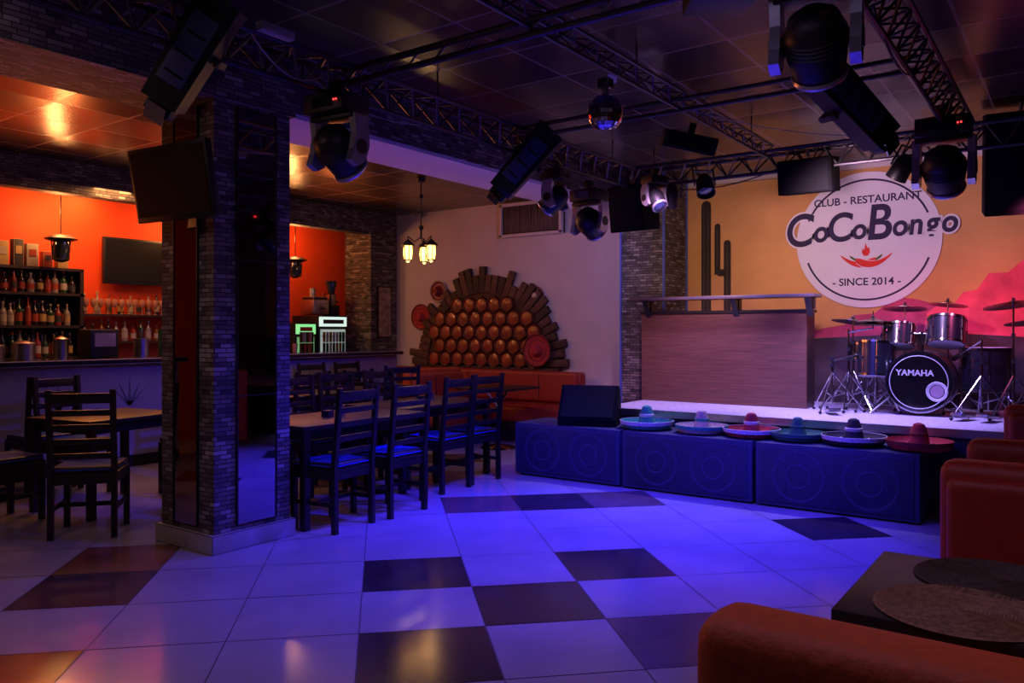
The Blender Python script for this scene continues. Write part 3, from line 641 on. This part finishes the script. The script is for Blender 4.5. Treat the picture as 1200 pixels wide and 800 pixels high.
def lantern(b,c,r,h,lit):
    x,y,z=c
    b.lathe([(0,h*.5+.07),(r*.3,h*.5+.06),(r*1.35,h*.5),(r*1.35,h*.5-.01),(0,h*.5-.012)],BLACK,c=c,seg=6)
    b.lathe([(r*.8,h*.5-.01),(r*.95,0),(r*.7,-h*.5)],AMB if lit else GLASSD,c=c,seg=12)
    b.lathe([(0,-h*.5-.03),(r*.4,-h*.5-.02),(r*.9,-h*.5),(r*.9,-h*.5+.01),(0,-h*.5+.01)],BLACK,c=c,seg=6)
    for k in range(6):
        a=k*math.pi/3; b.cyl((x+r*1.02*math.cos(a),y+r*1.02*math.sin(a),z+h*.5),(x+r*.85*math.cos(a),y+r*.85*math.sin(a),z-h*.5),.006,BLACK,seg=5)
b=B(); b.cyl((0,0,3.24-2.4),(0,0,.25),.008,BLACK); b.lathe([(0,.84),(.06,.83),(.05,.79),(0,.78)],BLACK)
b.sph((0,0,.25),.03,BLACK); b.sph((0,0,.62),.028,BLACK); b.cyl((0,0,.25),(0,0,.12),.012,BLACK)
for k in range(3):
    a=k*2.094+.5; ex=.16*math.cos(a); ey=.16*math.sin(a)
    b.tube([(0,0,.14),(ex*.5,ey*.5,.08),(ex,ey,.14),(ex,ey,.08)],.007,BLACK); lantern(b,(ex,ey,-.05),.06,.18,True)
    b.tube([(0,0,.45),(ex*.4,ey*.4,.38),(ex*.6,ey*.6,.46)],.005,BLACK)
b.done('lantern_chandelier',(7.0,6.35,2.40))
for x in(4.2,7.39):
    b=B(); b.cyl((0,0,3.05-2.32),(0,0,.15),.006,BLACK); lantern(b,(0,0,0),.10,.22,False); b.lathe([(.17,.12),(.1,.16),(0,.17),(0,.15),(.16,.11)],BLACK,seg=24); b.done('pendant_lantern',(x,9.1,2.32))
# ------------------------------------------------------------ lights
def light(kind,loc,col,e,tgt=None,size=.1,spot=60,blend=.5,sy=None,name='lamp'):
    L=bpy.data.lights.new(name,kind); L.color=col; L.energy=e
    if kind=='AREA':
        L.size=size
        if sy: L.shape='RECTANGLE'; L.size_y=sy
    else: L.shadow_soft_size=size
    if kind=='SPOT': L.spot_size=R(spot); L.spot_blend=blend
    o=bpy.data.objects.new(name,L); sc.collection.objects.link(o); o.location=loc
    if tgt is not None: o.rotation_euler=(Vector(tgt)-Vector(loc)).to_track_quat('-Z','Y').to_euler()
    return o
BLU=(.035,.02,1)
light('SPOT',(6.3,3.0,2.5),BLU,850,(4.9,3.3,0),.08,84,1,name='blue_spot')
light('SPOT',(5.8,1.1,2.5),BLU,620,(5.3,2.0,0),.08,80,1,name='blue_spot')
light('SPOT',(3.6,2.8,2.6),(.06,.035,1),220,(4.0,3.4,0),.1,110,1,name='blue_spot')
light('SPOT',(4.6,3.2,2.6),BLU,500,(5.2,5.0,.4),.1,90,.9,name='blue_spot')
light('SPOT',(4.4,2.4,2.5),(.05,.03,1),380,(6.7,2.6,.3),.1,76,.9,name='blue_spot')
light('SPOT',(6.2,2.9,2.85),(.85,.42,.9),230,(8.1,3.6,1.1),.08,58,.9,name='stage_spot')
light('SPOT',(6.9,1.6,2.85),(.40,.26,1),340,(8.0,1.4,.7),.08,75,.7,name='stage_spot')
light('SPOT',(7.5,2.9,2.8),(.50,.40,1),230,(7.6,2.9,.6),.08,100,.8,name='stage_spot')
light('SPOT',(7.6,1.7,2.8),(.5,.40,1),240,(7.9,1.7,.6),.08,80,.8,name='stage_spot')
light('SPOT',(6.4,1.6,2.5),(1,.60,.80),150,(9.1,1.7,2.3),.08,80,.8,name='backdrop_spot')
light('SPOT',(7.0,3.2,2.2),(1,.62,.42),55,(9.1,3.2,2.4),.08,90,.9,name='backdrop_spot')
light('SPOT',(7.2,.2,2.4),(1,.12,.35),120,(9.0,.7,1.6),.08,80,1,name='backdrop_spot')
light('SPOT',(7.0,4.2,2.6),(.62,.45,1),50,(9.1,5.5,1.9),.08,90,1,name='wall_spot')
light('AREA',(4.6,9.2,3.03),(1,.42,.14),62,(4.6,9.4,0),.4,sy=3,name='bar_light')
for x in(2.6,4.2,5.8,7.4): light('POINT',(x,9.15,2.75),(1,.40,.12),18,size=.08,name='bar_light')
for x in(2.2,3.8,5.6,7.4): light('SPOT',(x,8.3,2.2),(1,.22,.05),60,(x-.3,7.0,3.24),.15,140,1,name='bar_ceiling_fill')  # added to boost the orange on the ceiling; no fixture stands here
for k in range(3):
    a=k*2.094+.5; light('POINT',(7.0+.16*math.cos(a),6.35+.16*math.sin(a),2.22),(1,.55,.22),2.5,size=.04,name='chandelier_bulb')
light('AREA',(1.6,1.2,3.15),(.66,.50,1),12,(1.6,1.2,0),2.0,name='fill_light')  # this lamp and the next three are added fill, without visible fixtures
light('AREA',(5.6,6.4,3.15),(.8,.5,1),9,(5.6,6.4,0),1.6,name='fill_light')
light('AREA',(.8,4.6,3.1),(1,.60,.58),25,(1.3,4.6,0),1.0,name='fill_light')
light('SPOT',(2.0,-1.0,3.0),(1,.40,.2),26,(1.8,.3,.6),.2,100,1,name='fill_light')  # added warm fill over the near booth
w=bpy.data.worlds.new('w'); sc.world=w; w.use_nodes=True; w.node_tree.nodes['Background'].inputs[0].default_value=(.1,.06,.16,1); w.node_tree.nodes['Background'].inputs[1].default_value=.05
# ------------------------------------------------------------ camera
cam=bpy.data.cameras.new('camera'); cam.lens=28; cam.sensor_width=36; cam.shift_y=-.01; cam.clip_start=.05
co=bpy.data.objects.new('camera',cam); sc.collection.objects.link(co); co.location=(0,0,1.43); co.rotation_euler=(R(90),0,R(-54.3)); sc.camera=co
